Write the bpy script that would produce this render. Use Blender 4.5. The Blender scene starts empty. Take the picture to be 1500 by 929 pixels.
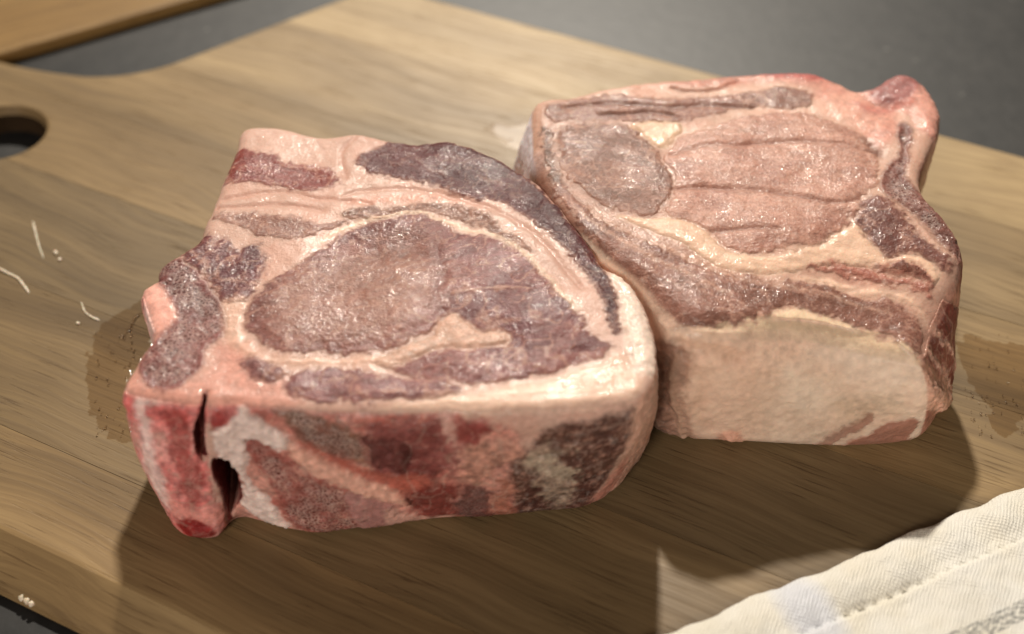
import bpy, bmesh, math, random
import numpy as np
from mathutils import Vector, Matrix

sc = bpy.context.scene
col = sc.collection
rng = np.random.default_rng(7)

# ------------------------------------------------------------------ camera
PITCH, DIST, FPX, IW, IH = math.radians(43.0), 0.31, 2000.0, 1500.0, 929.0
FWD = np.array([0, math.cos(PITCH), -math.sin(PITCH)])
UPV = np.array([0, math.sin(PITCH), math.cos(PITCH)])
RGT = np.array([1.0, 0, 0])
CAM = -FWD * DIST
cd = bpy.data.cameras.new('camera')
cam = bpy.data.objects.new('camera', cd)
col.objects.link(cam)
cam.location = Vector(CAM)
cam.rotation_euler = (math.pi / 2 - PITCH, 0, 0)
cd.sensor_width = 36.0
cd.lens = FPX / IW * 36.0
cd.clip_start = 0.01
cd.clip_end = 20.0
cd.dof.use_dof = True
cd.dof.focus_distance = 0.279
cd.dof.aperture_fstop = 9.0
sc.camera = cam

# ------------------------------------------------------------------ light
world = bpy.data.worlds.new('World')
sc.world = world
world.use_nodes = True
bg = world.node_tree.nodes['Background']
bg.inputs[0].default_value = (1.0, 0.86, 0.72, 1)
bg.inputs[1].default_value = 0.085


def lamp(name, loc, target, size, power, color, shape='DISK', spread=None):
    l = bpy.data.lights.new(name, 'AREA')
    l.shape = shape
    l.size = size
    l.energy = power
    l.color = color
    if spread:
        l.spread = spread
    o = bpy.data.objects.new(name, l)
    col.objects.link(o)
    o.location = loc
    o.rotation_euler = (Vector(target) - Vector(loc)).to_track_quat('-Z', 'Y').to_euler()
    return o


el = math.radians(44.0)
lamp('hood_lamp', (0.03, 1.25 * math.cos(el), 1.25 * math.sin(el)), (0, 0, 0), 0.055, 22.5, (1.0, 0.92, 0.80))
lamp('front_fill', (-0.45, -1.25, 0.75), (0, 0, 0), 0.45, 13.0, (1.0, 0.90, 0.80))  # added soft fill from the camera side, brightens the front faces
sc.view_settings.view_transform = 'Standard'
sc.view_settings.look = 'None'
sc.view_settings.exposure = 0.0
sc.view_settings.gamma = 1.0
sc.cycles.use_denoising = True
sc.cycles.max_bounces = 8


# ------------------------------------------------------------------ helpers
def ray(px):
    return FWD + RGT * (px[0] - IW / 2) / FPX - UPV * (px[1] - IH / 2) / FPX


def un(px, z=0.0):
    """pixel -> point in mm on the horizontal plane z (mm)"""
    d = ray(px)
    t = (z * 0.001 - CAM[2]) / d[2]
    return (CAM + d * t) * 1000.0


def unz(px, zf):
    z = zf(0, 0)
    for _ in range(5):
        p = un(px, z)
        z = float(zf(p[0], p[1]))
    return un(px, z)


def unplane(px, p0, n):
    d = ray(px)
    t = np.dot(np.asarray(p0) * 0.001 - CAM, n) / np.dot(d, n)
    return (CAM + d * t) * 1000.0


def s2l(c):
    c = np.asarray(c, float) / 255.0
    return np.where(c <= 0.04045, c / 12.92, ((c + 0.055) / 1.055) ** 2.4)


def sstep(a, b, x):
    t = np.clip((x - a) / (b - a), 0, 1)
    return t * t * (3 - 2 * t)


def vnoise(p, seed=0):
    """value noise in [-1,1], p (N,3)"""
    p = np.asarray(p, np.float64)
    i = np.floor(p).astype(np.int64)
    f = p - i
    u = f * f * f * (f * (f * 6 - 15) + 10)
    out = np.zeros(len(p))
    for dx in (0, 1):
        wx = u[:, 0] if dx else 1 - u[:, 0]
        for dy in (0, 1):
            wy = u[:, 1] if dy else 1 - u[:, 1]
            for dz in (0, 1):
                wz = u[:, 2] if dz else 1 - u[:, 2]
                h = ((i[:, 0] + dx) * 73856093) ^ ((i[:, 1] + dy) * 19349663) ^ ((i[:, 2] + dz) * 83492791) ^ (seed * 2654435761 & 0xffffffff)
                h = h & 0xffffffff
                h = ((h ^ (h >> 15)) * 0x2c1b3c6d) & 0xffffffff
                h = ((h ^ (h >> 12)) * 0x297a2d39) & 0xffffffff
                h = h ^ (h >> 15)
                out += wx * wy * wz * (h / 2147483647.5 - 1.0)
    return out


def fbm(p, o=3, seed=0, g=0.55):
    a, s, t = 1.0, 0.0, 0.0
    for k in range(o):
        s = s + a * vnoise(p * (2.03 ** k) + 13.7 * k, seed + k)
        t += a
        a *= g
    return s / t


def catmull(pts, n=6, closed=True):
    P = np.asarray(pts, float)
    m = len(P)
    out = []
    rngk = range(m) if closed else range(m - 1)
    for k in rngk:
        if closed:
            a, b, c, d = P[(k - 1) % m], P[k], P[(k + 1) % m], P[(k + 2) % m]
        else:
            a, b, c, d = P[max(k - 1, 0)], P[k], P[k + 1], P[min(k + 2, m - 1)]
        for j in range(n):
            t = j / n
            out.append(0.5 * ((2 * b) + (c - a) * t + (2 * a - 5 * b + 4 * c - d) * t * t + (3 * b - a - 3 * c + d) * t ** 3))
    if not closed:
        out.append(P[-1])
    return np.array(out)


def sdf_poly(q, poly):
    """signed distance (positive inside), q (N,2) poly (M,2)"""
    d2 = np.full(len(q), 1e18)
    ins = np.zeros(len(q), bool)
    m = len(poly)
    for k in range(m):
        a, b = poly[k], poly[(k + 1) % m]
        e = b - a
        L = e @ e + 1e-12
        w = q - a
        t = np.clip((w @ e) / L, 0, 1)
        dx = w[:, 0] - t * e[0]
        dy = w[:, 1] - t * e[1]
        d2 = np.minimum(d2, dx * dx + dy * dy)
        c = (a[1] > q[:, 1]) != (b[1] > q[:, 1])
        if abs(e[1]) > 1e-12:
            ins ^= c & (q[:, 0] < e[0] * (q[:, 1] - a[1]) / e[1] + a[0])
    d = np.sqrt(d2)
    return np.where(ins, d, -d)


def sdf_line(q, line):
    d2 = np.full(len(q), 1e18)
    for k in range(len(line) - 1):
        a, b = line[k], line[k + 1]
        e = b - a
        w = q - a
        t = np.clip((w @ e) / (e @ e + 1e-12), 0, 1)
        dx = w[:, 0] - t * e[0]
        dy = w[:, 1] - t * e[1]
        d2 = np.minimum(d2, dx * dx + dy * dy)
    return np.sqrt(d2)


def mesh_np(name, V, Fq, mat=None, smooth=True, parent=None, colors=None, extra=None):
    """V in metres (N,3), Fq (M,4) or (M,3)"""
    me = bpy.data.meshes.new(name)
    k = Fq.shape[1]
    me.vertices.add(len(V))
    me.vertices.foreach_set('co', np.ascontiguousarray(V, np.float32).ravel())
    me.loops.add(len(Fq) * k)
    me.loops.foreach_set('vertex_index', np.ascontiguousarray(Fq, np.int32).ravel())
    me.polygons.add(len(Fq))
    me.polygons.foreach_set('loop_start', np.arange(0, len(Fq) * k, k, dtype=np.int32))
    me.update(calc_edges=True)
    if smooth:
        me.polygons.foreach_set('use_smooth', np.ones(len(Fq), bool))
    if colors is not None:
        a = me.color_attributes.new('col', 'FLOAT_COLOR', 'POINT')
        c4 = np.ones((len(V), 4), np.float32)
        c4[:, :3] = colors
        a.data.foreach_set('color', c4.ravel())
    if extra is not None:
        for nm, arr in extra.items():
            a = me.attributes.new(nm, 'FLOAT', 'POINT')
            a.data.foreach_set('value', np.ascontiguousarray(arr, np.float32))
    o = bpy.data.objects.new(name, me)
    col.objects.link(o)
    if mat:
        me.materials.append(mat)
    if parent:
        o.parent = parent
    return o


def tag(o, label=None, cat=None, group=None, kind=None):
    for k, v in (('label', label), ('category', cat), ('group', group), ('kind', kind)):
        if v:
            o[k] = v
    return o


def empty(name, loc=(0, 0, 0)):
    o = bpy.data.objects.new(name, None)
    o.empty_display_size = 0.01
    col.objects.link(o)
    o.location = loc
    return o


class NT:
    def __init__(self, name):
        self.m = bpy.data.materials.new(name)
        self.m.use_nodes = True
        self.t = self.m.node_tree
        self.b = self.t.nodes['Principled BSDF']
        self.out = self.t.nodes['Material Output']

    def n(self, typ, **kw):
        nd = self.t.nodes.new(typ)
        for k, v in kw.items():
            setattr(nd, k, v)
        return nd

    def put(self, sock, v):
        if hasattr(v, 'is_linked') or isinstance(v, bpy.types.NodeSocket):
            self.t.links.new(v, sock)
        else:
            sock.default_value = v

    def math(self, op, a, b=None, clamp=False):
        nd = self.n('ShaderNodeMath', operation=op)
        nd.use_clamp = clamp
        self.put(nd.inputs[0], a)
        if b is not None:
            self.put(nd.inputs[1], b)
        return nd.outputs[0]

    def mix(self, f, a, b, typ='MIX'):
        nd = self.n('ShaderNodeMix', data_type='RGBA', blend_type=typ)
        self.put(nd.inputs[0], f)
        self.put(nd.inputs[6], a)
        self.put(nd.inputs[7], b)
        return nd.outputs[2]

    def noise(self, vec, scale, detail=3, rough=0.55, dist=0.0):
        nd = self.n('ShaderNodeTexNoise')
        self.put(nd.inputs['Vector'], vec)
        nd.inputs['Scale'].default_value = scale
        nd.inputs['Detail'].default_value = detail
        nd.inputs['Roughness'].default_value = rough
        nd.inputs['Distortion'].default_value = dist
        return nd.outputs[0]

    def mapping(self, vec, scale=(1, 1, 1), rot=(0, 0, 0), loc=(0, 0, 0)):
        nd = self.n('ShaderNodeMapping')
        self.put(nd.inputs[0], vec)
        nd.inputs[1].default_value = loc
        nd.inputs[2].default_value = rot
        nd.inputs[3].default_value = scale
        return nd.outputs[0]

    def ramp(self, f, *stops):
        nd = self.n('ShaderNodeValToRGB')
        self.put(nd.inputs[0], f)
        e = nd.color_ramp.elements
        while len(e) < len(stops):
            e.new(0.5)
        for k, (p, c) in enumerate(stops):
            e[k].position = p
            e[k].color = c if len(c) == 4 else (*c, 1)
        return nd.outputs[0]

    def maprange(self, f, a, b, c=0.0, d=1.0):
        nd = self.n('ShaderNodeMapRange')
        self.put(nd.inputs[0], f)
        for k, v in enumerate((a, b, c, d)):
            nd.inputs[k + 1].default_value = v
        return nd.outputs[0]

    def bump(self, h, strength, dist, normal=None):
        nd = self.n('ShaderNodeBump')
        nd.inputs['Strength'].default_value = strength
        nd.inputs['Distance'].default_value = dist
        self.put(nd.inputs['Height'], h)
        if normal is not None:
            self.put(nd.inputs['Normal'], normal)
        return nd.outputs[0]


# ------------------------------------------------------------------ materials
def meat_material(name='raw_meat'):
    N = NT(name)
    co = N.n('ShaderNodeTexCoord').outputs['Object']
    ca = N.n('ShaderNodeVertexColor', layer_name='col').outputs[0]
    wet = N.n('ShaderNodeAttribute', attribute_name='wet').outputs['Fac']
    grain = N.n('ShaderNodeAttribute', attribute_name='grain').outputs['Fac']
    n1 = N.noise(co, 1500, 3, 0.65)
    n2 = N.noise(co, 520, 3, 0.6)
    n3 = N.noise(co, 3200, 2, 0.6)
    dark = N.mix(0.5, ca, (0.55, 0.47, 0.45, 1), 'MULTIPLY')
    f = N.math('MULTIPLY', N.maprange(n1, 0.42, 0.66), grain)
    c1 = N.mix(f, ca, dark)
    lite = N.mix(0.35, ca, (0.95, 0.80, 0.72, 1), 'SCREEN')
    f2 = N.math('MULTIPLY', N.maprange(n2, 0.56, 0.74), N.math('MULTIPLY', grain, 0.55))
    c2 = N.mix(f2, c1, lite)
    por = N.n('ShaderNodeAttribute', attribute_name='pore').outputs['Fac']
    vd = N.n('ShaderNodeVectorMath', operation='ADD')
    N.put(vd.inputs[0], N.mapping(co, (1, 1, 1.7), (0, 0.5, 0.4)))
    vn = N.n('ShaderNodeTexNoise')
    N.put(vn.inputs['Vector'], co)
    vn.inputs['Scale'].default_value = 420
    vs = N.n('ShaderNodeVectorMath', operation='SCALE')
    N.put(vs.inputs[0], vn.outputs['Color'])
    vs.inputs[3].default_value = 0.0013
    N.put(vd.inputs[1], vs.outputs[0])
    vo = N.n('ShaderNodeTexVoronoi', feature='DISTANCE_TO_EDGE')
    N.put(vo.inputs['Vector'], vd.outputs[0])
    vo.inputs['Scale'].default_value = 1150
    net = N.maprange(vo.outputs['Distance'], 0.05, 0.26, 1.0, 0.0)
    bc = N.mix(net, N.mix(1.0, c2, (0.32, 0.21, 0.18, 1), 'MULTIPLY'), N.mix(0.26, c2, (0.85, 0.74, 0.64, 1)))
    c2 = N.mix(N.math('MULTIPLY', por, N.maprange(N.noise(co, 210, 2), 0.36, 0.56, 0.25, 1.0)), c2, bc)
    N.put(N.b.inputs['Base Color'], c2)
    N.b.inputs['Subsurface Weight'].default_value = 0.22
    N.b.inputs['Subsurface Radius'].default_value = (1.0, 0.42, 0.28)
    N.b.inputs['Subsurface Scale'].default_value = 0.0016
    N.put(N.b.inputs['Roughness'], N.maprange(n2, 0.3, 0.7, 0.42, 0.60))
    N.b.inputs['Specular IOR Level'].default_value = 0.22
    N.put(N.b.inputs['Coat Weight'], N.math('MULTIPLY', wet, N.maprange(N.noise(co, 130, 3), 0.40, 0.68, 0.08, 0.75)))
    N.b.inputs['Coat Roughness'].default_value = 0.09
    N.b.inputs['Coat IOR'].default_value = 1.42
    h = N.math('ADD', N.math('MULTIPLY', n1, 0.55), N.math('ADD', n2, N.math('MULTIPLY', n3, 0.16)))
    hs = N.math('MULTIPLY', h, N.maprange(grain, 0, 1, 0.4, 1.0))
    N.put(N.b.inputs['Normal'], N.bump(hs, 0.7, 0.00045))
    N.put(N.b.inputs['Coat Normal'], N.bump(N.math('MULTIPLY', N.math('ADD', N.noise(co, 1500, 2, 0.5), N.math('MULTIPLY', n1, 0.3)), N.maprange(grain, 0, 1, 0.55, 1.0)), 1.0, 0.00021))
    return N.m


GA = math.radians(-27.0)          # grain direction of the board


def wood_material(name, c_lo, c_mid, c_hi, seed, rot=GA, spec=0.26, rough=0.44):
    N = NT(name)
    co = N.n('ShaderNodeTexCoord').outputs['Object']
    v = N.mapping(co, (1, 1, 1), (0, 0, -rot), (seed * 0.37, seed * 0.113, 0))
    vs = N.mapping(v, (0.06, 1, 0.5))
    warp = N.noise(v, 14, 2, 0.5)
    vw = N.n('ShaderNodeVectorMath', operation='ADD')
    N.put(vw.inputs[0], vs)
    sc_ = N.n('ShaderNodeVectorMath', operation='SCALE')
    cmb = N.n('ShaderNodeCombineXYZ')
    N.put(cmb.inputs[1], N.math('SUBTRACT', warp, 0.5))
    N.put(sc_.inputs[0], cmb.outputs[0])
    sc_.inputs[3].default_value = 0.02
    N.put(vw.inputs[1], sc_.outputs[0])
    band = N.noise(vw.outputs[0], 52, 3, 0.5)
    fine = N.noise(N.mapping(vw.outputs[0], (0.4, 1, 1)), 800, 4, 0.7)
    pore = N.noise(N.mapping(v, (0.028, 1, 1)), 2100, 2, 0.6)
    c = N.ramp(band, (0.30, c_lo), (0.5, c_mid), (0.70, c_hi))
    c = N.mix(N.maprange(fine, 0.38, 0.62, 0.0, 0.55), c, N.mix(1.0, c, (0.55, 0.5, 0.45, 1), 'MULTIPLY'))
    pm = N.math('MULTIPLY', N.maprange(pore, 0.59, 0.65), N.maprange(N.noise(v, 60, 2), 0.4, 0.6, 0.15, 0.8))
    c = N.mix(pm, c, N.mix(1.0, c, (0.50, 0.44, 0.40, 1), 'MULTIPLY'))
    blot = N.noise(v, 26, 3)
    c = N.mix(N.maprange(blot, 0.4, 0.65, 0, 0.35), c, N.mix(1.0, c, (0.70, 0.66, 0.60, 1), 'MULTIPLY'))
    c = N.mix(1.0, c, (0.98, 0.87, 0.80, 1), 'MULTIPLY')
    N.put(N.b.inputs['Base Color'], c)
    N.put(N.b.inputs['Roughness'], N.maprange(fine, 0.3, 0.7, rough - 0.05, rough + 0.12))
    N.b.inputs['Specular IOR Level'].default_value = spec
    h = N.math('SUBTRACT', N.math('MULTIPLY', fine, 0.5), pm)
    N.put(N.b.inputs['Normal'], N.bump(h, 0.35, 0.0003))
    return N.m


def counter_material():
    N = NT('dark_speckled_stone')
    co = N.n('ShaderNodeTexCoord').outputs['Object']
    vo = N.n('ShaderNodeTexVoronoi')
    N.put(vo.inputs['Vector'], co)
    vo.inputs['Scale'].default_value = 420
    rnd = N.n('ShaderNodeSeparateColor')
    N.put(rnd.inputs[0], vo.outputs['Color'])
    sp = N.math('MULTIPLY', N.math('GREATER_THAN', rnd.outputs[0], 0.988), N.math('LESS_THAN', vo.outputs['Distance'], 0.32))
    base = N.ramp(N.noise(co, 160, 4), (0.3, (0.007, 0.007, 0.007)), (0.7, (0.019, 0.018, 0.017)))
    N.put(N.b.inputs['Base Color'], N.mix(sp, base, (0.075, 0.072, 0.066, 1)))
    N.b.inputs['Roughness'].default_value = 0.5
    N.b.inputs['Specular IOR Level'].default_value = 0.42
    N.put(N.b.inputs['Normal'], N.bump(N.noise(co, 300, 3), 0.15, 0.0004))
    return N.m


# ------------------------------------------------------------------ counter and boards
BT = 8.0     # board thickness, mm
cm = counter_material()
cV = np.array([[-1.2, -0.6, -BT / 1000], [1.2, -0.6, -BT / 1000], [1.2, 1.4, -BT / 1000], [-1.2, 1.4, -BT / 1000]])
counter = mesh_np('counter', cV, np.array([[0, 1, 2, 3]]), cm, smooth=False)
tag(counter, 'dark grey speckled stone counter under the cutting board', None, kind='structure')

LT = np.array([math.cos(GA), math.sin(GA)])       # along the grain
LN = np.array([-math.sin(GA), math.cos(GA)])      # across


def fillet_poly(pts, rad, seg=8):
    out = []
    m = len(pts)
    for k in range(m):
        p, a, b = np.array(pts[k], float), np.array(pts[k - 1], float), np.array(pts[(k + 1) % m], float)
        r = rad[k]
        u, w = a - p, b - p
        lu, lw = np.linalg.norm(u), np.linalg.norm(w)
        u, w = u / lu, w / lw
        r = min(r, 0.48 * lu, 0.48 * lw)
        q0, q1 = p + u * r, p + w * r
        for j in range(seg + 1):
            t = j / seg
            out.append((1 - t) ** 2 * q0 + 2 * t * (1 - t) * p + t * t * q1)
    return np.array(out)


# outline in (t, n): body, shoulders and handle
HC, HW = 7.7, 106.3               # centre line and half width of the top face
half = [(-104, HW), (-139, 29), (-174, 18.5), (-236, 18)]
rads = [14, 22, 30, 18]
pts = [(205, HW)] + half + [(t, -n) for t, n in reversed(half)] + [(205, -HW)]
pts = [(t, n + HC) for t, n in pts]
rr = [22] + rads + rads[::-1] + [22]
outl = fillet_poly(pts, rr, 10)


def inset(P, d):
    a = np.roll(P, 1, 0)
    b = np.roll(P, -1, 0)
    e = b - a
    e /= np.linalg.norm(e, axis=1)[:, None] + 1e-9
    n = np.stack([-e[:, 1], e[:, 0]], 1)
    A = 0.5 * np.sum(P[:, 0] * b[:, 1] - b[:, 0] * P[:, 1])
    return P + n * d * (1 if A > 0 else -1)


def tn(P):
    P = np.asarray(P, float)
    return P[:, :1] * LT + P[:, 1:2] * LN


hole_c = np.array([-154.0, 2.5])
hole_r = 11.6
hang = np.linspace(0, 2 * math.pi, 56, endpoint=False)


def board_bm():
    bm = bmesh.new()
    prof = [(0.5, 0.0), (-0.4, -0.12), (-4.0, -2.6), (-7.6, -5.1), (-8.8, -6.1), (-9.2, -7.2), (-8.6, -BT)]   # long shallow bevel all round
    hprof = [1.6, 0.8, 0.0, 0.0, 0.0, 0.0, 0.0]
    rings, hr = [], []
    for (ins, z), hi in zip(prof, hprof):
        q = tn(inset(outl, ins))
        rings.append([bm.verts.new((x / 1000, y / 1000, z / 1000)) for x, y in q])
        hp = hole_c + (hole_r + hi) * np.stack([np.cos(hang), np.sin(hang)], 1)
        hr.append([bm.verts.new((x / 1000, y / 1000, z / 1000)) for x, y in tn(hp)])
    for R in (rings, hr):
        for a, b in zip(R[:-1], R[1:]):
            m = len(a)
            for k in range(m):
                bm.faces.new((a[k], a[(k + 1) % m], b[(k + 1) % m], b[k]))
    for lvl in (0, -1):
        ed = []
        for R in (rings[lvl], hr[lvl]):
            for k in range(len(R)):
                ed.append(bm.edges.get((R[k], R[(k + 1) % len(R)])))
        bmesh.ops.triangle_fill(bm, use_beauty=True, edges=ed)
    bmesh.ops.recalc_face_normals(bm, faces=bm.faces)
    return bm


seams = [-130, -78, -41, -6, 22, 49.5, 84, 130]
tones = [  # (lo, mid, hi) linear albedo of each plank
    ((0.170, 0.124, 0.062), (0.290, 0.215, 0.108), (0.390, 0.300, 0.155)),
    ((0.125, 0.092, 0.047), (0.200, 0.152, 0.080), (0.290, 0.225, 0.120)),
    ((0.115, 0.088, 0.048), (0.185, 0.145, 0.080), (0.260, 0.205, 0.112)),
    ((0.150, 0.112, 0.056), (0.240, 0.182, 0.094), (0.350, 0.270, 0.140)),
    ((0.160, 0.120, 0.062), (0.255, 0.196, 0.102), (0.350, 0.272, 0.145)),
    ((0.200, 0.157, 0.088), (0.305, 0.243, 0.138), (0.405, 0.330, 0.190)),
    ((0.310, 0.250, 0.142), (0.430, 0.353, 0.205), (0.510, 0.425, 0.255)),
]
board = empty('cutting_board', (0, 0, -BT / 1000))
tag(board, 'brown wooden cutting board with a round handle hole under both chops', 'cutting board')
HOLE_SHADE = wood_material('shaded_hole_wall', (0.020, 0.013, 0.007), (0.032, 0.021, 0.011), (0.045, 0.030, 0.016), 77, spec=0.1, rough=0.7)  # near-black wood: the shade inside the handle hole painted onto its wall
bfull = board_bm()
for k in range(len(seams) - 1):
    bm = bfull.copy()
    nrm = Vector((LN[0], LN[1], 0))
    for off, sgn in ((seams[k] + 0.06, 1), (seams[k + 1] - 0.06, -1)):
        geom = bm.verts[:] + bm.edges[:] + bm.faces[:]
        r = bmesh.ops.bisect_plane(bm, geom=geom, plane_co=nrm * (off / 1000), plane_no=nrm * sgn, clear_inner=True)
        ce = [e for e in r['geom_cut'] if isinstance(e, bmesh.types.BMEdge)]
        if ce:
            bmesh.ops.holes_fill(bm, edges=[e for e in ce if e.is_boundary], sides=0)
    me = bpy.data.meshes.new('plank')
    bm.to_mesh(me)
    bm.free()
    o = bpy.data.objects.new('plank', me)
    col.objects.link(o)
    o.parent = board
    o.matrix_parent_inverse = Matrix.Translation((0, 0, BT / 1000))
    me.materials.append(wood_material('acacia_plank', *tones[k], seed=k + 1))
    if seams[k] < 15 and seams[k + 1] > -12:
        me.materials.append(HOLE_SHADE)
        hw = tn(hole_c[None])[0] / 1000
        for f in me.polygons:
            c_ = f.center
            if abs(f.normal.z) < 0.3 and math.hypot(c_.x - hw[0], c_.y - hw[1]) < 0.0135 and abs(f.normal.dot(nrm)) < 0.9995:
                f.material_index = 1
bfull.free()

# second board at the back
sm = wood_material('honey_wood', (0.23, 0.15, 0.055), (0.29, 0.20, 0.075), (0.33, 0.24, 0.10), 31, rot=0.5, rough=0.5)
a0 = un((0, 97), -BT)[:2]
a1 = un((330, 1), -BT)[:2]
dv = (a1 - a0) / np.linalg.norm(a1 - a0)
nv = np.array([-dv[1], dv[0]])
q = fillet_poly([a0 - dv * 120, a0 + dv * 190, a0 + dv * 190 + nv * 210, a0 - dv * 120 + nv * 210], [10, 10, 10, 10], 6)
bm = bmesh.new()
rings = []
for ins, z in ((1.6, 4), (0.5, 3.7), (0, 3), (0, 0.6), (0.4, 0)):
    rings.append([bm.verts.new((x / 1000, y / 1000, (z - BT) / 1000)) for x, y in inset(q, ins)])
for a, b in zip(rings[:-1], rings[1:]):
    for k in range(len(a)):
        bm.faces.new((a[k], a[(k + 1) % len(a)], b[(k + 1) % len(a)], b[k]))
bm.faces.new(rings[0])
bm.faces.new(rings[-1])
bmesh.ops.recalc_face_normals(bm, faces=bm.faces)
me = bpy.data.meshes.new('wooden_slab')
bm.to_mesh(me)
bm.free()
slab = bpy.data.objects.new('wooden_slab', me)
col.objects.link(slab)
me.materials.append(sm)
tag(slab, 'honey coloured wooden slab lying on the counter behind the handle', 'board')

# ------------------------------------------------------------------ chops
MEAT = meat_material()


def loft_solid(name, top, bot, T, bulge=1.2, cutters=(), vox=0.35, soft=None):
    """closed solid between two matched outlines (mm) -> remeshed (V, F)"""
    rings = []
    prof = [(0.0, 2.2), (0.03, 0.9), (0.09, 0.1), (0.25, -0.5 * bulge), (0.5, -bulge), (0.75, -0.7 * bulge), (0.90, -0.6), (0.955, -0.1), (0.985, 0.7), (1.0, 2.0)]
    bm = bmesh.new()
    for t, ins in prof:
        P = bot * (1 - t) + top * t
        k_ = ins if soft is None else ins + soft * (max(0.0, t - 0.72) / 0.28) ** 2.2
        Q = inset(P, k_)
        rings.append([bm.verts.new((x, y, t * T)) for x, y in Q])
    m = len(top)
    for a, b in zip(rings[:-1], rings[1:]):
        for k in range(m):
            bm.faces.new((a[k], a[(k + 1) % m], b[(k + 1) % m], b[k]))
    f0 = bm.faces.new(rings[0])
    f1 = bm.faces.new(rings[-1])
    bmesh.ops.triangulate(bm, faces=[f0, f1])
    bmesh.ops.recalc_face_normals(bm, faces=bm.faces)
    me = bpy.data.meshes.new(name)
    bm.to_mesh(me)
    bm.free()
    o = bpy.data.objects.new(name, me)
    col.objects.link(o)
    rm = o.modifiers.new('r0', 'REMESH')
    rm.mode = 'VOXEL'
    rm.voxel_size = vox
    tmp = []
    for c in cutters:          # prisms (list of 3D loops front->back)
        cb = bmesh.new()
        L = [[cb.verts.new(p) for p in loop] for loop in c]
        mm = len(L[0])
        for a, b in zip(L[:-1], L[1:]):
            for k in range(mm):
                cb.faces.new((a[k], a[(k + 1) % mm], b[(k + 1) % mm], b[k]))
        cb.faces.new(L[0])
        cb.faces.new(L[-1])
        bmesh.ops.recalc_face_normals(cb, faces=cb.faces)
        cme = bpy.data.meshes.new('cut')
        cb.to_mesh(cme)
        cb.free()
        co_ = bpy.data.objects.new('cut', cme)
        col.objects.link(co_)
        tmp.append(co_)
        md = o.modifiers.new('b', 'BOOLEAN')
        md.operation = 'DIFFERENCE'
        md.object = co_
        md.solver = 'EXACT'
    if cutters:
        rm = o.modifiers.new('r1', 'REMESH')
        rm.mode = 'VOXEL'
        rm.voxel_size = vox
    dg = bpy.context.evaluated_depsgraph_get()
    dg.update()
    ev = o.evaluated_get(dg)
    m2 = ev.to_mesh()
    V = np.empty(len(m2.vertices) * 3, np.float32)
    m2.vertices.foreach_get('co', V)
    V = V.reshape(-1, 3).astype(np.float64)
    lt = np.empty(len(m2.polygons), np.int32)
    m2.polygons.foreach_get('loop_total', lt)
    li = np.empty(len(m2.loops), np.int32)
    m2.loops.foreach_get('vertex_index', li)
    if np.all(lt == 4):
        Fq = li.reshape(-1, 4)
    else:
        raise RuntimeError('mixed faces')
    ev.to_mesh_clear()
    for t_ in tmp + [o]:
        d_ = t_.data
        bpy.data.objects.remove(t_)
        bpy.data.meshes.remove(d_)
    return V, Fq


def edges_of(Fq):
    e = np.concatenate([Fq[:, [0, 1]], Fq[:, [1, 2]], Fq[:, [2, 3]], Fq[:, [3, 0]]])
    e = np.sort(e, 1)
    key = e[:, 0].astype(np.int64) * 10000000 + e[:, 1]
    _, ix = np.unique(key, return_index=True)
    return e[ix]


def smooth(V, E, it, f=0.5):
    n = len(V)
    deg = np.bincount(E.ravel(), minlength=n).astype(float)[:, None]
    V = V.copy()
    for _ in range(it):
        S = np.stack([np.bincount(E[:, 0], V[E[:, 1], k], n) + np.bincount(E[:, 1], V[E[:, 0], k], n) for k in range(V.shape[1])], 1)
        V += f * (S / deg - V)
    return V


def normals(V, Fq):
    a, b, c, d = (V[Fq[:, k]] for k in range(4))
    fn = np.cross(c - a, d - b)
    N = np.stack([sum(np.bincount(Fq[:, j], fn[:, k], len(V)) for j in range(4)) for k in range(3)], 1)
    return N / (np.linalg.norm(N, axis=1)[:, None] + 1e-12)


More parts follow.
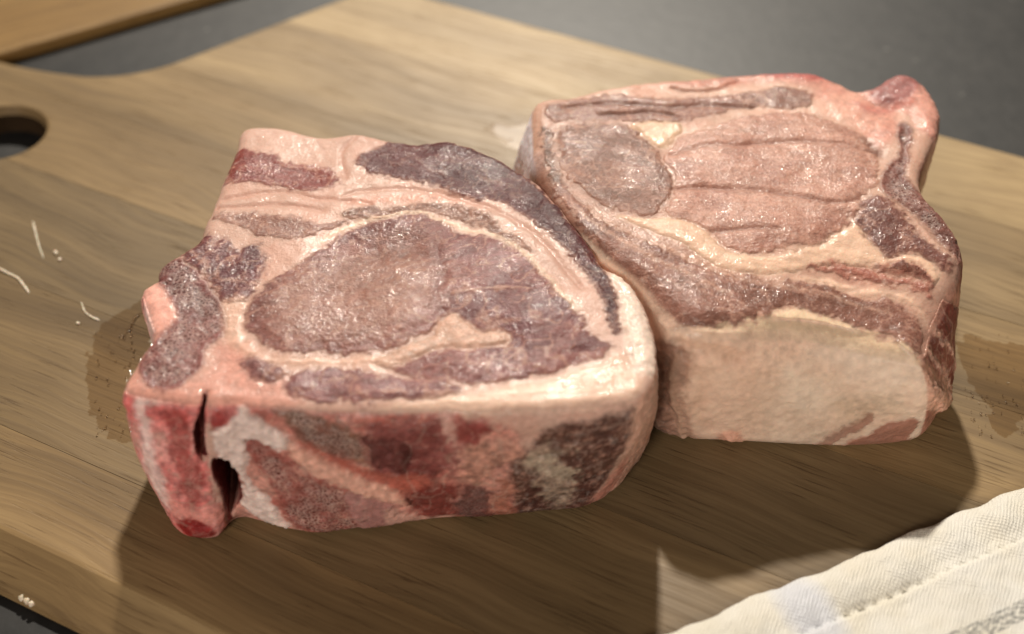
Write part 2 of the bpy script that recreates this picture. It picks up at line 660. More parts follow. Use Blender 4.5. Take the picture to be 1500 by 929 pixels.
class Chop:
    """feature painter and splitter for one thick chop; all in mm"""

    def __init__(self, V, Fq, zf, T, planes, seed, base):
        E = edges_of(Fq)
        V = smooth(V, E, 5)
        V[:, 2] *= zf(V[:, 0], V[:, 1]) / T
        V[:, 2] += -V[:, 2].min()
        self.V, self.F, self.E, self.zf, self.seed = V, Fq, E, zf, seed
        self.N = normals(smooth(V, E, 6), Fq)
        n = len(V)
        self.wtop = sstep(0.32, 0.62, self.N[:, 2])
        self.planes = {}
        for nm, (p0, p1) in planes.items():
            d = np.array([p1[0] - p0[0], p1[1] - p0[1], 0.0])
            d /= np.linalg.norm(d)
            nn = np.array([d[1], -d[0], 0.0])
            self.planes[nm] = (np.array([p0[0], p0[1], 0.0]), d, nn)
        w1 = np.stack([fbm(V * 0.16, 2, seed + 1), fbm(V * 0.16, 2, seed + 2)], 1)
        w2 = np.stack([fbm(V * 0.75, 2, seed + 3), fbm(V * 0.75, 2, seed + 4)], 1)
        self.warp = (w1, w2)
        self.col = np.tile(s2l(base), (n, 1))
        self.h = np.zeros(n)
        self.wet = np.full(n, 0.45)
        self.grain = np.full(n, 0.25)
        self.pore = np.zeros(n)
        self.parts = []
        self.nz = fbm(V * 0.9, 3, seed + 9)
        self.edge = fbm(V * 1.1, 2, seed + 14)
        self.veins = np.minimum(np.abs(fbm(V * 0.13, 3, seed + 15)), np.abs(fbm(V * 0.21 + 5, 3, seed + 16)) * 1.3)
        self.nlow = fbm(V * 0.12, 3, seed + 10)

    def coords(self, face):
        if face == 'top':
            return self.V[:, :2], self.wtop
        p0, d, nn = self.planes[face]
        r = self.V - p0
        q = np.stack([r @ d, self.V[:, 2]], 1)
        w = sstep(0.02, 0.3, self.N @ nn) * (1 - sstep(0.55, 0.85, self.N[:, 2]))
        for k2, (_, _, n2) in self.planes.items():
            if k2 != face:
                w = w * sstep(-0.08, 0.08, self.N @ nn - self.N @ n2)
        return q, w

    def poly(self, face, pts):
        out = []
        for p in pts:
            if face == 'top':
                out.append(unz(p, self.zf)[:2])
            else:
                p0, d, nn = self.planes[face]
                P = unplane(p, p0, nn)
                out.append(((P - p0) @ d, P[2]))
        return np.array(out)

    def feat(self, face, pts, c, soft=0.5, op=1.0, warp=(0.9, 0.45), h=0.0, hedge=1.2, fib=None, fl=0.0, wet=None, grain=None,
             c2=None, part=None, label=None, pores=0.0, pore_sc=0.9, pore_c=(45, 22, 18), var=0.14, curve=True, line=False, width=1.0, st=(9.0, 1.1), edge=0.35, vein=0.0):
        q, wf = self.coords(face)
        if face != 'top':
            soft, edge, warp = soft * 0.65, max(edge, 0.6), (warp[0], max(warp[1], 0.65))
        w1, w2 = self.warp
        q = q + w1 * warp[0] + w2 * warp[1]
        P = self.poly(face, pts)
        if line:
            if curve:
                P = catmull(P, 5, closed=False)
            d = width - sdf_line(q, P)
        else:
            if curve:
                P = catmull(P, 5)
            d = sdf_poly(q, P)
        d = d + edge * self.edge
        m = sstep(-soft, soft, d) * wf
        mo = m * op
        ix = np.nonzero(m > 0.002)[0]
        if len(ix) == 0:
            return None
        v = self.V[ix]
        if fib is not None:                       # fibre direction in degrees, on the face
            a = math.radians(fib)
            ca, sa = math.cos(a), math.sin(a)
            qq = q[ix]
            g = np.stack([(qq[:, 0] * ca + qq[:, 1] * sa) / st[0], (-qq[:, 0] * sa + qq[:, 1] * ca) / st[1], v[:, 2] * 0.05], 1)
            s = fbm(g + self.warp[0][ix][:, :1] * 0.6, 3, self.seed + 21)
        else:
            s = self.nz[ix]
        cc = np.tile(s2l(c), (len(ix), 1))
        if c2 is not None:
            t = sstep(-0.35, 0.45, self.nlow[ix])[:, None]
            cc = cc * (1 - t) + s2l(c2) * t
        cc = cc * (1 + var * 2.0 * s + var * self.nz[ix])[:, None]
        if fl > 0:                                # fat flecks along the fibres
            fm = sstep(0.30, 0.62, s + 0.35 * self.nz[ix]) * fl
            cc = cc * (1 - fm[:, None]) + s2l((214, 172, 152)) * fm[:, None]
        if vein > 0:
            vm = (1 - sstep(0.012, 0.05, self.veins[ix] + 0.02 * self.nz[ix])) * vein
            cc = cc * (1 - vm[:, None]) + s2l((206, 160, 140)) * vm[:, None]
        hh = h * sstep(0, hedge, d[ix]) + 0.10 * s * (abs(h) > 0)
        if pores > 0:
            pn = fbm(v / (pore_sc * 1.6), 2, self.seed + 33)
            hh = hh - 0.35 * sstep(0.0, 0.45, pn) * pores
            self.pore[ix] = np.maximum(self.pore[ix] * (1 - mo[ix]), pores * sstep(0.3, 1.6, d[ix] + 0.8 * pn) * wf[ix])
        else:
            self.pore[ix] *= 1 - mo[ix]
        mm = mo[ix][:, None]
        self.col[ix] = self.col[ix] * (1 - mm) + np.clip(cc, 0.004, 0.95) * mm
        self.h[ix] += hh * m[ix]
        if wet is not None:
            self.wet[ix] = self.wet[ix] * (1 - mo[ix]) + wet * mo[ix]
        if grain is not None:
            self.grain[ix] = self.grain[ix] * (1 - mo[ix]) + grain * mo[ix]
        if part:
            self.parts.append((part, label, d, wf))
        return d

    def muscle(self, face, pts, c, part='muscle', **k):
        kw = dict(soft=1.0, h=0.2, hedge=2.5, fl=0.28, wet=0.9, grain=1.0, var=0.16, edge=0.8, warp=(1.2, 0.9), vein=0.4)
        kw.update(k)
        return self.feat(face, pts, c, part=part, **kw)

    def dent(self, face, center, r, depth, aspect=1.0, ang=0.0):
        q, wf = self.coords(face)
        c = self.poly(face, [center])[0]
        a = math.radians(ang)
        dx, dy = q[:, 0] - c[0], q[:, 1] - c[1]
        x = (dx * math.cos(a) + dy * math.sin(a)) / aspect
        y = -dx * math.sin(a) + dy * math.cos(a)
        self.h -= depth * np.exp(-(x * x + y * y) / (r * r)) * wf

    def crease(self, face, pts, width, depth, c=None, op=0.6, warp=(0.8, 0.4)):
        q, wf = self.coords(face)
        q = q + self.warp[0] * warp[0] + self.warp[1] * warp[1]
        P = catmull(self.poly(face, pts), 5, closed=False)
        d = sdf_line(q, P)
        g = np.exp(-(d / width) ** 2) * wf
        self.h -= depth * g
        if c is not None:
            m = (g * op)[:, None]
            self.col = self.col * (1 - m) + s2l(c) * m

    def build(self, root, label_body, name_body='fat', rough=0.30):
        V, Fq, E = self.V, self.F, self.E
        # overall unevenness
        up = 0.5 * fbm(V * 0.09, 2, self.seed + 40) + 0.17 * fbm(V * 0.3, 2, self.seed + 41) + 0.055 * self.nz * (0.5 + self.grain)
        up += (1 - self.wtop) * rough * fbm(V * 0.55, 3, self.seed + 42)
        up *= sstep(0.3, 3.0, V[:, 2])
        VV = V + self.N * (self.h + up)[:, None]
        VV[:, 2] = np.maximum(VV[:, 2], 0.05)
        ex = {'wet': self.wet, 'grain': self.grain, 'pore': self.pore}
        body = mesh_np(name_body, VV * 0.001, Fq, MEAT, parent=root, colors=self.col, extra=ex)
        body['label'] = label_body
        N2 = normals(VV, Fq)
        made = 0
        for nm, label, d, wf in self.parts:
            lift = np.clip(d * 0.35, -0.7, 0.16)
            lift = np.where(wf > 0.25, lift, -0.7)
            keepv = (d > -1.6) & (wf > 0.02)
            fk = keepv[Fq].all(1)
            if fk.sum() < 20:
                continue
            f = Fq[fk]
            used, inv = np.unique(f, return_inverse=True)
            f = inv.reshape(-1, 4)
            outer = VV[used] + self.N[used] * lift[used][:, None]
            inner = VV[used] - self.N[used] * 2.2
            n = len(used)
            e = np.concatenate([f[:, [0, 1]], f[:, [1, 2]], f[:, [2, 3]], f[:, [3, 0]]])
            es = np.sort(e, 1)
            key = es[:, 0].astype(np.int64) * 10000000 + es[:, 1]
            _, ii, cnt = np.unique(key, return_index=True, return_counts=True)
            be = e[ii[cnt == 1]]
            wall = np.stack([be[:, 1], be[:, 0], be[:, 0] + n, be[:, 1] + n], 1)
            FF = np.concatenate([f, f[:, ::-1] + n, wall])
            PV = np.concatenate([outer, inner])
            PV[:, 2] = np.maximum(PV[:, 2], 0.3)
            o = mesh_np(nm, PV * 0.001, FF, MEAT, parent=root, colors=np.concatenate([self.col[used]] * 2),
                        extra={k: np.concatenate([a[used]] * 2) for k, a in ex.items()})
            if label:
                o['label'] = label
            made += 1
        return body


def outline_from(pairs, zf, n=5):
    """pairs: (top_px, bottom) ; bottom is ('px',x,y), ('sh',dx,dy) in mm or None"""
    top = np.array([unz(p, zf)[:2] for p, _ in pairs])
    c = top.mean(0)
    bot = []
    for (p, b), t in zip(pairs, top):
        if b is None:
            bot.append(c + (t - c) * 0.975)
        elif b[0] == 'px':
            bot.append(un(b[1:], 0)[:2])
        else:
            bot.append(t + np.array(b[1:], float))
    return catmull(top, n), catmull(np.array(bot), n)


# ---- front chop
TF = 34.0
zF = lambda x, y: TF + 0 * np.asarray(x)
PX = lambda x, y: ('px', x, y)
pairsF = [
    ((357, 185), None), ((400, 183), None), ((440, 189), None), ((480, 196), None), ((520, 194), None), ((560, 201), None),
    ((600, 205), None), ((640, 203), None), ((680, 211), None), ((720, 224), None), ((758, 243), None), ((788, 264), None),
    ((812, 292), None), ((838, 326), None), ((866, 358), None), ((886, 384), None), ((908, 396), None), ((930, 416), None),
    ((947, 450), ('sh', -0.5, 2)), ((958, 485), ('sh', -0.5, 5)), ((962, 525), PX(946, 662)), ((960, 556), PX(932, 690)), ((945, 578), PX(910, 716)), ((922, 589), PX(882, 738)),
    ((870, 597), PX(848, 752)), ((800, 602), PX(790, 758)), ((720, 603), PX(720, 765)), ((640, 604), PX(640, 769)),
    ((560, 604), PX(560, 779)), ((480, 601), PX(480, 790)), ((420, 598), PX(430, 787)), ((370, 594), PX(385, 775)), ((335, 592), PX(352, 768)),
    ((305, 594), PX(332, 785)), ((270, 590), PX(318, 797)), ((235, 584), PX(285, 798)), ((200, 579), PX(264, 790)), ((178, 570), PX(246, 764)),
    ((186, 548), PX(232, 725)), ((204, 518), ('sh', 4, -2)), ((223, 492), ('sh', 4, -1)), ((222, 476), ('sh', 3, 0)), ((214, 452), ('sh', 3, 0)), ((206, 425), ('sh', 4, 0)),
    ((228, 408), ('sh', 2, 0)), ((236, 386), None), ((265, 369), None), ((294, 350), None), ((304, 314), ('sh', -1, 0)), ((322, 272), ('sh', -1, 0)),
    ((338, 240), None), ((346, 212), None),
]
topF, botF = outline_from(pairsF, zF)
fp0, fp1 = un((430, 787), 0), un((850, 752), 0)
fdir = (fp1 - fp0)[:2] / np.linalg.norm((fp1 - fp0)[:2])
fnn = np.array([fdir[1], -fdir[0], 0.0])


def prism(pxs, p0, n, back, front=25.0, shrink=0.5, shift=(0, 0, 0)):
    P = [unplane(p, p0, n) for p in pxs]
    P = catmull(np.array(P), 4)
    c = P.mean(0)
    A = P + n * front
    B = P.copy()
    C = c + (P - c) * shrink - n * back + np.array(shift)
    return [[tuple(x) for x in A], [tuple(x) for x in B], [tuple(x) for x in C]]


CRACK = [(294, 603), (300, 600), (308, 604), (307, 613), (300, 628), (298, 642), (295, 660), (297, 680), (304, 692), (294, 695), (285, 682), (281, 660), (284, 640), (291, 622)]
HOLE = [(309, 688), (322, 688), (345, 704), (349, 722), (354, 752), (337, 782), (331, 762), (323, 730), (312, 710)]
cutF = [
    prism(HOLE, fp0, fnn, 15, shrink=0.6),
    prism(CRACK, fp0, fnn, 8, shrink=0.75),
]
V, Fq = loft_solid('chop_f', topF, botF, TF, 1.0, cutF)
print('front verts', len(V))
C = Chop(V, Fq, zF, TF, {'front': (fp0[:2], fp1[:2])}, 11, (202, 164, 148))
FAT = (226, 190, 168)
# whole-surface colour of the fat
C.col *= (1 + 0.10 * C.nlow + 0.07 * C.nz)[:, None]
pink = sstep(0.0, 0.5, fbm(C.V * 0.1, 2, 71))[:, None] * 0.5
C.col = C.col * (1 - pink) + s2l((208, 158, 140)) * pink
C.wet[:] = 0.6
# --- top of the front chop
C.feat('top', [(175, 560), (200, 520), (240, 560), (290, 545), (330, 500), (400, 540), (440, 585), (380, 600), (290, 600), (200, 590)], (210, 148, 132), soft=3.0, op=0.8, wet=0.7, grain=0.4, var=0.12)
C.feat('top', [(206, 424), (220, 405), (242, 414), (262, 461), (236, 495), (222, 488)], (232, 172, 156), soft=0.8, wet=0.6, grain=0.1, h=0.3)
C.muscle('top', [(334, 245), (346, 216), (376, 220), (406, 226), (421, 235), (452, 241), (482, 249), (496, 262), (482, 273), (444, 279), (414, 277), (376, 269), (330, 266)], (130, 64, 58), fib=-18, fl=0.45, h=-0.1, label='red flank muscle under the fat corner')
C.muscle('top', [(521, 238), (535, 224), (556, 212), (588, 204), (640, 201), (674, 211), (720, 226), (756, 245), (780, 266), (808, 294), (838, 324), (872, 358), (887, 381), (891, 401), (903, 443), (910, 484), (901, 493),
                 (889, 462), (870, 424), (857, 401), (838, 377), (812, 350), (782, 328), (752, 307), (729, 294), (693, 291), (648, 278), (625, 270), (588, 263), (550, 257), (530, 250)], (88, 30, 31), c2=(72, 25, 28), fib=-40, fl=0.10, h=-0.25, wet=0.55, vein=0.15, label='dark maroon cap muscle curving round the eye')
C.muscle('top', [(497, 314), (530, 304), (562, 303), (588, 300), (625, 296), (674, 301), (712, 312), (740, 336), (763, 351), (778, 369), (746, 357), (712, 336), (674, 323), (652, 314), (618, 309), (580, 312), (540, 318), (510, 320)], (128, 88, 72), fib=-15, h=-0.35, fl=0.3)
C.feat('top', [(500, 296), (560, 288), (640, 286), (700, 300), (650, 294), (580, 296), (530, 302)], (205, 148, 128), soft=1.0, op=0.7)
C.muscle('top', [(310, 322), (346, 312), (395, 313), (436, 321), (474, 328), (506, 323), (489, 334), (452, 344), (410, 351), (376, 346), (346, 332)], (150, 110, 98), fib=-12, h=-0.2, fl=0.3)
C.muscle('top', [(266, 372), (297, 345), (327, 350), (346, 364), (376, 359), (391, 379), (384, 405), (361, 436), (331, 444), (312, 424), (289, 396)], (92, 44, 46), c2=(110, 60, 60), fib=60, fl=0.35, h=0.1, wet=0.9, st=(4, 1.2))
C.feat('top', [(226, 394), (240, 376), (267, 381), (293, 404), (313, 428), (328, 454), (328, 488), (303, 512), (291, 538), (260, 566), (224, 566), (206, 538), (222, 503), (247, 480), (259, 461), (244, 431), (229, 407)], (136, 84, 80), c2=(112, 64, 62), soft=0.9, h=-0.2, pores=0.65, pore_sc=0.8, wet=0.7, grain=0.9, part='bone', label='dark porous bone at the corner of the chop')
eyeF = [(361, 454), (366, 443), (378, 430), (399, 409), (436, 386), (474, 360), (508, 337), (546, 322), (598, 312), (620, 312), (663, 336), (701, 345), (738, 357), (769, 376), (795, 402), (821, 436), (848, 469), (874, 497), (902, 508), (882, 522), (836, 538), (776, 551), (708, 562), (674, 560), (625, 554), (572, 543),
        (610, 526), (650, 512), (690, 509), (738, 503), (740, 491), (700, 482), (668, 463), (652, 470), (636, 484), (600, 501), (557, 516), (508, 517), (452, 513), (414, 515), (384, 504), (363, 482)]
C.muscle('top', eyeF, (136, 86, 82), c2=(110, 62, 63), fib=30, fl=0.16, h=0.45, hedge=5, st=(5, 1.2), label='large pinkish brown loin eye muscle')
C.feat('top', [(385, 455), (420, 405), (480, 372), (560, 355), (630, 375), (650, 420), (625, 465), (560, 500), (470, 505), (410, 495)], (166, 124, 106), soft=7.0, op=0.62, var=0.12)
C.feat('top', [(540, 330), (600, 325), (640, 345), (630, 380), (570, 372)], (120, 82, 70), soft=4.0, op=0.45)
C.dent('top', (556, 368), 7.0, 1.6, 1.8, 20)
C.crease('top', [(640, 355), (648, 400), (640, 440), (655, 465)], 1.2, 0.25, (112, 70, 66), 0.4)
C.crease('top', [(668, 432), (720, 425), (775, 430)], 0.4, -0.2, (200, 160, 142), 0.5)
C.feat('top', [(548, 530), (588, 510), (625, 495), (640, 482), (655, 467), (668, 463), (700, 482), (738, 489), (736, 502), (690, 508), (650, 509), (610, 523), (572, 541)], (208, 168, 148), soft=0.8, h=0.3, wet=0.75, grain=0.8, part='fat_seam', label='pale fat streak inside the eye muscle')
C.muscle('top', [(353, 533), (376, 523), (406, 533), (421, 548), (391, 561), (365, 553)], (128, 86, 84), h=0.4, fl=0.1)
C.muscle('top', [(421, 556), (436, 543), (470, 538), (512, 540), (550, 552), (595, 553), (640, 555), (680, 568), (663, 580), (588, 587), (550, 588), (527, 590), (474, 591), (448, 583), (425, 580)], (142, 92, 90), c2=(122, 76, 76), fib=-5, h=0.25, fl=0.45, wet=1.0, st=(5, 1.0))
C.feat('top', [(330, 440), (362, 440), (356, 500), (385, 520), (440, 525), (545, 525), (560, 535), (430, 536), (350, 520), (325, 480)], (222, 180, 158), soft=1.2, op=0.6, h=0.2)
C.feat('top', [(560, 596), (700, 575), (830, 548), (905, 520), (935, 540), (930, 580), (800, 600), (650, 604)], (228, 194, 172), soft=1.6, op=0.8, wet=1.0, h=0.2, fib=5, st=(14, 0.9), var=0.10)
C.feat('top', [(892, 388), (925, 408), (948, 450), (962, 500), (960, 545), (925, 540), (915, 490), (905, 430)], (230, 206, 190), soft=0.8, op=0.9, wet=0.5, grain=0.1, h=0.3)
for ln in ([(330, 290), (400, 282), (480, 292), (540, 300)], [(318, 305), (400, 300), (470, 308)], [(500, 286), (580, 276), (650, 285), (720, 305), (790, 350), (850, 420)], [(520, 200), (500, 225), (505, 260)]):
    C.crease('top', ln, 0.7, 0.35, (190, 140, 122), 0.45)
C.feat('top', [(470, 352), (520, 326), (600, 309), (640, 320), (690, 338), (740, 352), (790, 395), (840, 455)], (232, 200, 178), line=True, width=0.55, soft=0.5, h=0.3, op=0.9)
# --- front face of the front chop
C.wet[:] = np.where(C.wtop < 0.3, 0.55, C.wet)
C.feat('front', [(165, 560), (300, 570), (300, 690), (330, 800), (165, 800)], (216, 112, 108), soft=1.5, op=0.95, var=0.24, grain=0.5, wet=0.7, c2=(232, 160, 152), vein=0.35, part='bone', label='reddish pink bone spur at the corner')
C.feat('front', [(170, 570), (300, 585), (292, 604), (255, 618), (215, 632), (190, 622)], (248, 228, 218), soft=2.0, op=0.9, grain=0.1)  # near-white paint carries the bright light on the spur's upper left
C.feat('front', [(188, 600), (205, 620), (222, 690), (250, 755), (235, 760), (205, 700)], (242, 210, 202), soft=1.5, op=0.85, grain=0.1)
C.feat('front', [(238, 640), (275, 630), (285, 690), (300, 740), (270, 745), (245, 690)], (158, 62, 56), soft=1.6, op=0.8, pores=0.35, warp=(2.0, 1.2))
C.feat('front', [(240, 745), (285, 752), (320, 745), (328, 765), (300, 768), (262, 770)], (226, 150, 138), soft=1.2, op=0.8)
C.feat('front', [(263, 780), (278, 767), (308, 770), (316, 787), (288, 796)], (140, 26, 26), soft=0.9, op=0.95, wet=1.0)
C.feat('front', [(345, 600), (700, 598), (760, 640), (740, 765), (400, 800), (340, 780)], (204, 142, 128), soft=2.0, op=0.85, var=0.26, c2=(168, 84, 74), vein=0.4)
C.feat('front', [(300, 590), (330, 590), (360, 610), (345, 650), (318, 650), (305, 625)], (204, 120, 116), soft=1.0, op=0.85, h=0.4)
C.feat('front', [(308, 628), (322, 622), (334, 634), (330, 648), (312, 648)], (150, 52, 50), soft=1.2, op=0.85, wet=1.0)
C.feat('front', [(354, 620), (376, 627), (421, 646), (421, 666), (370, 660), (366, 691), (364, 721), (399, 744), (421, 778), (391, 780), (361, 768), (352, 744), (350, 714), (318, 684), (312, 655), (335, 640)], (236, 212, 202), soft=1.0, op=0.95, h=0.6, var=0.10, grain=0.15, wet=0.6, part='cartilage', label='white cartilage beside the dark hole')
C.feat('front', [(391, 606), (436, 611), (489, 622), (546, 631), (598, 638), (598, 683), (546, 676), (489, 665), (444, 650), (421, 631)], (150, 108, 90), c2=(132, 84, 72), soft=0.9, pores=0.85, pore_sc=1.05, h=-0.15, wet=0.7, grain=0.6, part='bone', label='spongy cut bone below the rim')
C.feat('front', [(550, 619), (588, 612), (633, 604), (659, 623), (667, 646), (663, 672), (633, 684), (588, 691), (550, 682), (530, 650)], (152, 86, 82), c2=(120, 62, 58), soft=2.4, warp=(2.4, 1.4), op=0.92, fl=0.15, wet=0.7, grain=0.5, part='muscle')
C.feat('front', [(361, 668), (391, 661), (436, 684), (482, 699), (512, 721), (534, 778), (489, 783), (436, 779), (414, 744), (395, 721)], (164, 96, 86), c2=(146, 74, 66), soft=1.0, pores=0.9, pore_sc=1.0, fib=-40, st=(5, 1.2), fl=0.4, h=-0.2, wet=0.7, grain=0.6, part='bone', label='spongy red bone low on the cut face')
C.feat('front', [(504, 721), (527, 706), (550, 721), (583, 751), (587, 774), (550, 783), (527, 776)], (176, 126, 120), soft=1.0, op=0.9, wet=0.9, grain=0.15, h=0.3)
C.feat('front', [(436, 668), (500, 688), (560, 700), (620, 712), (600, 690), (540, 678), (470, 662)], (176, 98, 82), soft=1.2, op=0.7)
C.feat('front', [(425, 655), (463, 664), (527, 690), (576, 706), (605, 722), (600, 742), (557, 726), (512, 711), (467, 692), (429, 673)], (226, 172, 152), soft=0.9, op=0.95, h=0.5, grain=0.15, wet=0.6, part='membrane')
C.crease('front', [(440, 655), (500, 675), (560, 690), (610, 700)], 0.8, 0.3, (176, 96, 80), 0.7)
C.feat('front', [(570, 690), (620, 685), (625, 705), (600, 720), (580, 712)], (182, 98, 82), soft=1.6, op=0.8)
C.feat('front', [(640, 602), (662, 600), (666, 640), (655, 625)], (222, 172, 158), soft=0.7, op=0.8)
C.feat('front', [(663, 604), (686, 593), (712, 604), (701, 631), (678, 643), (667, 627)], (140, 60, 56), soft=2.0, warp=(2.0, 1.4), op=0.85, wet=0.8, part='muscle')
C.feat('front', [(667, 646), (708, 631), (746, 629), (768, 648), (746, 666), (718, 678), (710, 703), (674, 696), (669, 668)], (178, 130, 112), soft=2.2, op=0.75, h=0.3, var=0.28, warp=(2.6, 1.6))
C.feat('front', [(625, 706), (659, 699), (664, 744), (659, 756), (618, 757), (584, 741), (599, 717)], (116, 46, 40), soft=2.0, warp=(2.4, 1.6), op=0.9, wet=0.7, part='muscle')
C.feat('front', [(560, 740), (600, 752), (660, 760), (640, 772), (580, 778)], (214, 166, 150), soft=0.9, op=0.8, grain=0.1)
C.feat('front', [(678, 706), (712, 705), (720, 729), (720, 764), (674, 760), (667, 736)], (98, 56, 52), soft=1.8, warp=(2.2, 1.4), op=0.9, pores=0.25, wet=0.7, part='muscle')
C.feat('front', [(724, 700), (744, 690), (750, 730), (756, 762), (726, 764)], (168, 108, 88), soft=1.8, op=0.8, warp=(2.0, 1.4))
C.feat('front', [(746, 668), (776, 631), (795, 606), (836, 594), (889, 590), (924, 588), (917, 631), (902, 668), (886, 706), (874, 724), (852, 753), (814, 757), (761, 761), (750, 714)], (106, 72, 61), c2=(86, 54, 47), soft=1.6, wet=0.7, grain=0.8, fl=0.3, var=0.2, h=-0.15, part='muscle', label='grey brown meat at the end of the cut face')
# smeared grey membrane over that meat
C.feat('front', [(770, 640), (800, 625), (830, 640), (840, 690), (850, 720), (820, 735), (790, 700)], (176, 156, 136), soft=2.0, op=0.55, warp=(3.0, 2.2), var=0.3)
C.feat('front', [(780, 650), (815, 640), (840, 668), (820, 690), (800, 680)], (196, 178, 156), soft=0.6, op=0.5, warp=(3.5, 2.5))
C.feat('front', [(926, 585), (970, 540), (970, 660), (930, 720), (880, 760), (872, 735), (900, 690), (915, 640)], (222, 172, 150), soft=1.6, op=0.9, grain=0.3, wet=0.5, var=0.1)
C.feat('front', [(905, 690), (925, 680), (905, 725), (870, 748), (866, 735)], (190, 108, 94), soft=2.0, op=0.6)
qv, wv = C.coords('front')
fv = fbm(C.V * np.array([1.2, 1.2, 2.2]), 3, 91)
C.col *= (1 + 0.28 * fv * wv)[:, None]
vm = (1 - sstep(0.01, 0.05, C.veins + 0.03 * C.nz)) * wv * 0.22
C.col = C.col * (1 - vm[:, None]) + s2l((214, 178, 162)) * vm[:, None]
p0_, d_, n_ = C.planes['front']
rel = C.V - p0_
qf = np.stack([rel @ d_, C.V[:, 2]], 1)
dep = -(rel @ n_)
for PL in (HOLE, CRACK):       # dark red put inside the cavities to deepen their shade
    dd = sdf_poly(qf, catmull(C.poly('front', PL), 5))
    mk = (sstep(-0.9, 0.1, dd) * (C.N @ n_ < 0.75) * (1 - sstep(0.3, 0.6, C.N[:, 2])) * (np.abs(dep) < 22) * sstep(-6.0, -2.0, dep))[:, None]
    C.col = C.col * (1 - mk) + s2l((112, 48, 44)) * (1 + 0.3 * C.nz)[:, None] * mk
rootF = empty('pork_chop')
tag(rootF, 'raw pork chop with dark maroon rim and exposed spongy bone along its front', 'pork chop')
C.build(rootF, 'pale pink fat and connective tissue')

# ---- rear chop
TR = 34.0
cz = un((1357, 510), 29)


def zR(x, y):
    x = np.asarray(x, float)
    y = np.asarray(y, float)
    d = np.sqrt((x - cz[0]) ** 2 + (y - cz[1]) ** 2)
    return TR - 5.5 * (1 - sstep(0, 45, d)) - 1.0 * (1 - sstep(0, 25, y + 35))


pairsR = [
    ((783, 152), ('sh', -6, 0)), ((800, 142), None), ((832, 139), None), ((872, 130), None), ((920, 121), None), ((955, 115), None), ((1010, 113), None),
    ((1062, 107), None), ((1120, 104), None), ((1170, 104), None), ((1202, 106), None), ((1230, 117), None), ((1260, 130), None), ((1288, 123), None),
    ((1308, 111), None), ((1335, 111), None), ((1360, 128), None), ((1375, 158), ('sh', -2, 0)), ((1375, 190), ('sh', -4, 0)), ((1362, 220), ('sh', -5, 0)), ((1348, 252), ('sh', -2, 0)),
    ((1352, 282), None), ((1374, 306), None), ((1396, 332), None), ((1410, 356), None), ((1412, 385), ('sh', 0, 0)), ((1400, 420), ('sh', 3, 0)),
    ((1382, 460), PX(1390, 590)), ((1366, 495), PX(1368, 622)), ((1356, 528), PX(1352, 645)), ((1320, 525), PX(1325, 655)), ((1270, 510), PX(1270, 661)), ((1220, 495), PX(1220, 662)), ((1170, 488), PX(1170, 660)),
    ((1120, 488), PX(1120, 657)), ((1070, 490), PX(1070, 654)), ((1020, 486), PX(1015, 652)), ((985, 476), PX(975, 646)), ((966, 458), PX(955, 636)),
    ((950, 446), ('sh', 4, 0)), ((930, 420), ('sh', 4, 1)), ((904, 396), ('sh', 3.5, 1.5)), ((880, 374), ('sh', 3, 1.5)), ((858, 350), ('sh', 2.5, 1.5)), ((830, 318), ('sh', 2, 1.5)), ((806, 286), ('sh', 1, 1)), ((790, 258), ('sh', -1, 0)), ((783, 226), ('sh', -3, 0)), ((781, 190), ('sh', -5, 0)),
]
topR, botR = outline_from(pairsR, zR)
rp0, rp1 = un((975, 646), 0), un((1340, 650), 0)
sp0, sp1 = un((1352, 645), 0), un((1400, 545), 0)
sf = np.zeros(len(topR))            # wide shoulder where the fat cap rolls over
fx = (topR[:, 1] < -22)
sf[fx] = 4.0
sf = np.convolve(np.concatenate([sf[-12:], sf, sf[:12]]), np.ones(25) / 25, 'same')[12:-12][:, None]
V, Fq = loft_solid('chop_r', topR, botR, TR, 1.4, soft=sf)
print('rear verts', len(V))
C = Chop(V, Fq, zR, TR, {'front': (rp0[:2], rp1[:2]), 'right': (sp0[:2], sp1[:2])}, 57, (202, 162, 143))
C.col *= (1 + 0.09 * C.nlow + 0.06 * C.nz)[:, None]
pink = sstep(0.0, 0.5, fbm(C.V * 0.1, 2, 171))[:, None] * 0.4
C.col = C.col * (1 - pink) + s2l((206, 150, 130)) * pink
C.wet[:] = 0.6
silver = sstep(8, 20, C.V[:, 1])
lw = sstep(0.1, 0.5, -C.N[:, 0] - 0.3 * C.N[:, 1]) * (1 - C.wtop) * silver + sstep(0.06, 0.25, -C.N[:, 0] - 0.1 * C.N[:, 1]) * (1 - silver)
lc = silver[:, None] * s2l((226, 220, 228)) + (1 - silver[:, None]) * s2l((112, 74, 60))  # muscle brown toward the front chop, darkens the crevice by colour
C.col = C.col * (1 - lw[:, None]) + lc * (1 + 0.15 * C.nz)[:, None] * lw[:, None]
C.feat('top', [(792, 170), (830, 148), (930, 150), (1060, 160), (1000, 184), (960, 200), (985, 250), (990, 300), (960, 325), (1010, 345), (1060, 390), (1130, 420), (1060, 470), (960, 470), (900, 400), (840, 330), (795, 260)], (166, 124, 106), soft=2.2, op=0.8, var=0.16, grain=0.7, wet=0.8, fl=0.25, fib=-25)
rw = sstep(0.1, 0.5, C.N[:, 0] + 0.15 * C.N[:, 1]) * (1 - C.wtop)
kn = sstep(10, 22, C.V[:, 1])
rc = kn[:, None] * s2l((212, 162, 142)) + (1 - kn[:, None]) * s2l((140, 80, 68))
C.col = C.col * (1 - rw[:, None]) + rc * (1 + 0.2 * C.nz)[:, None] * rw[:, None]
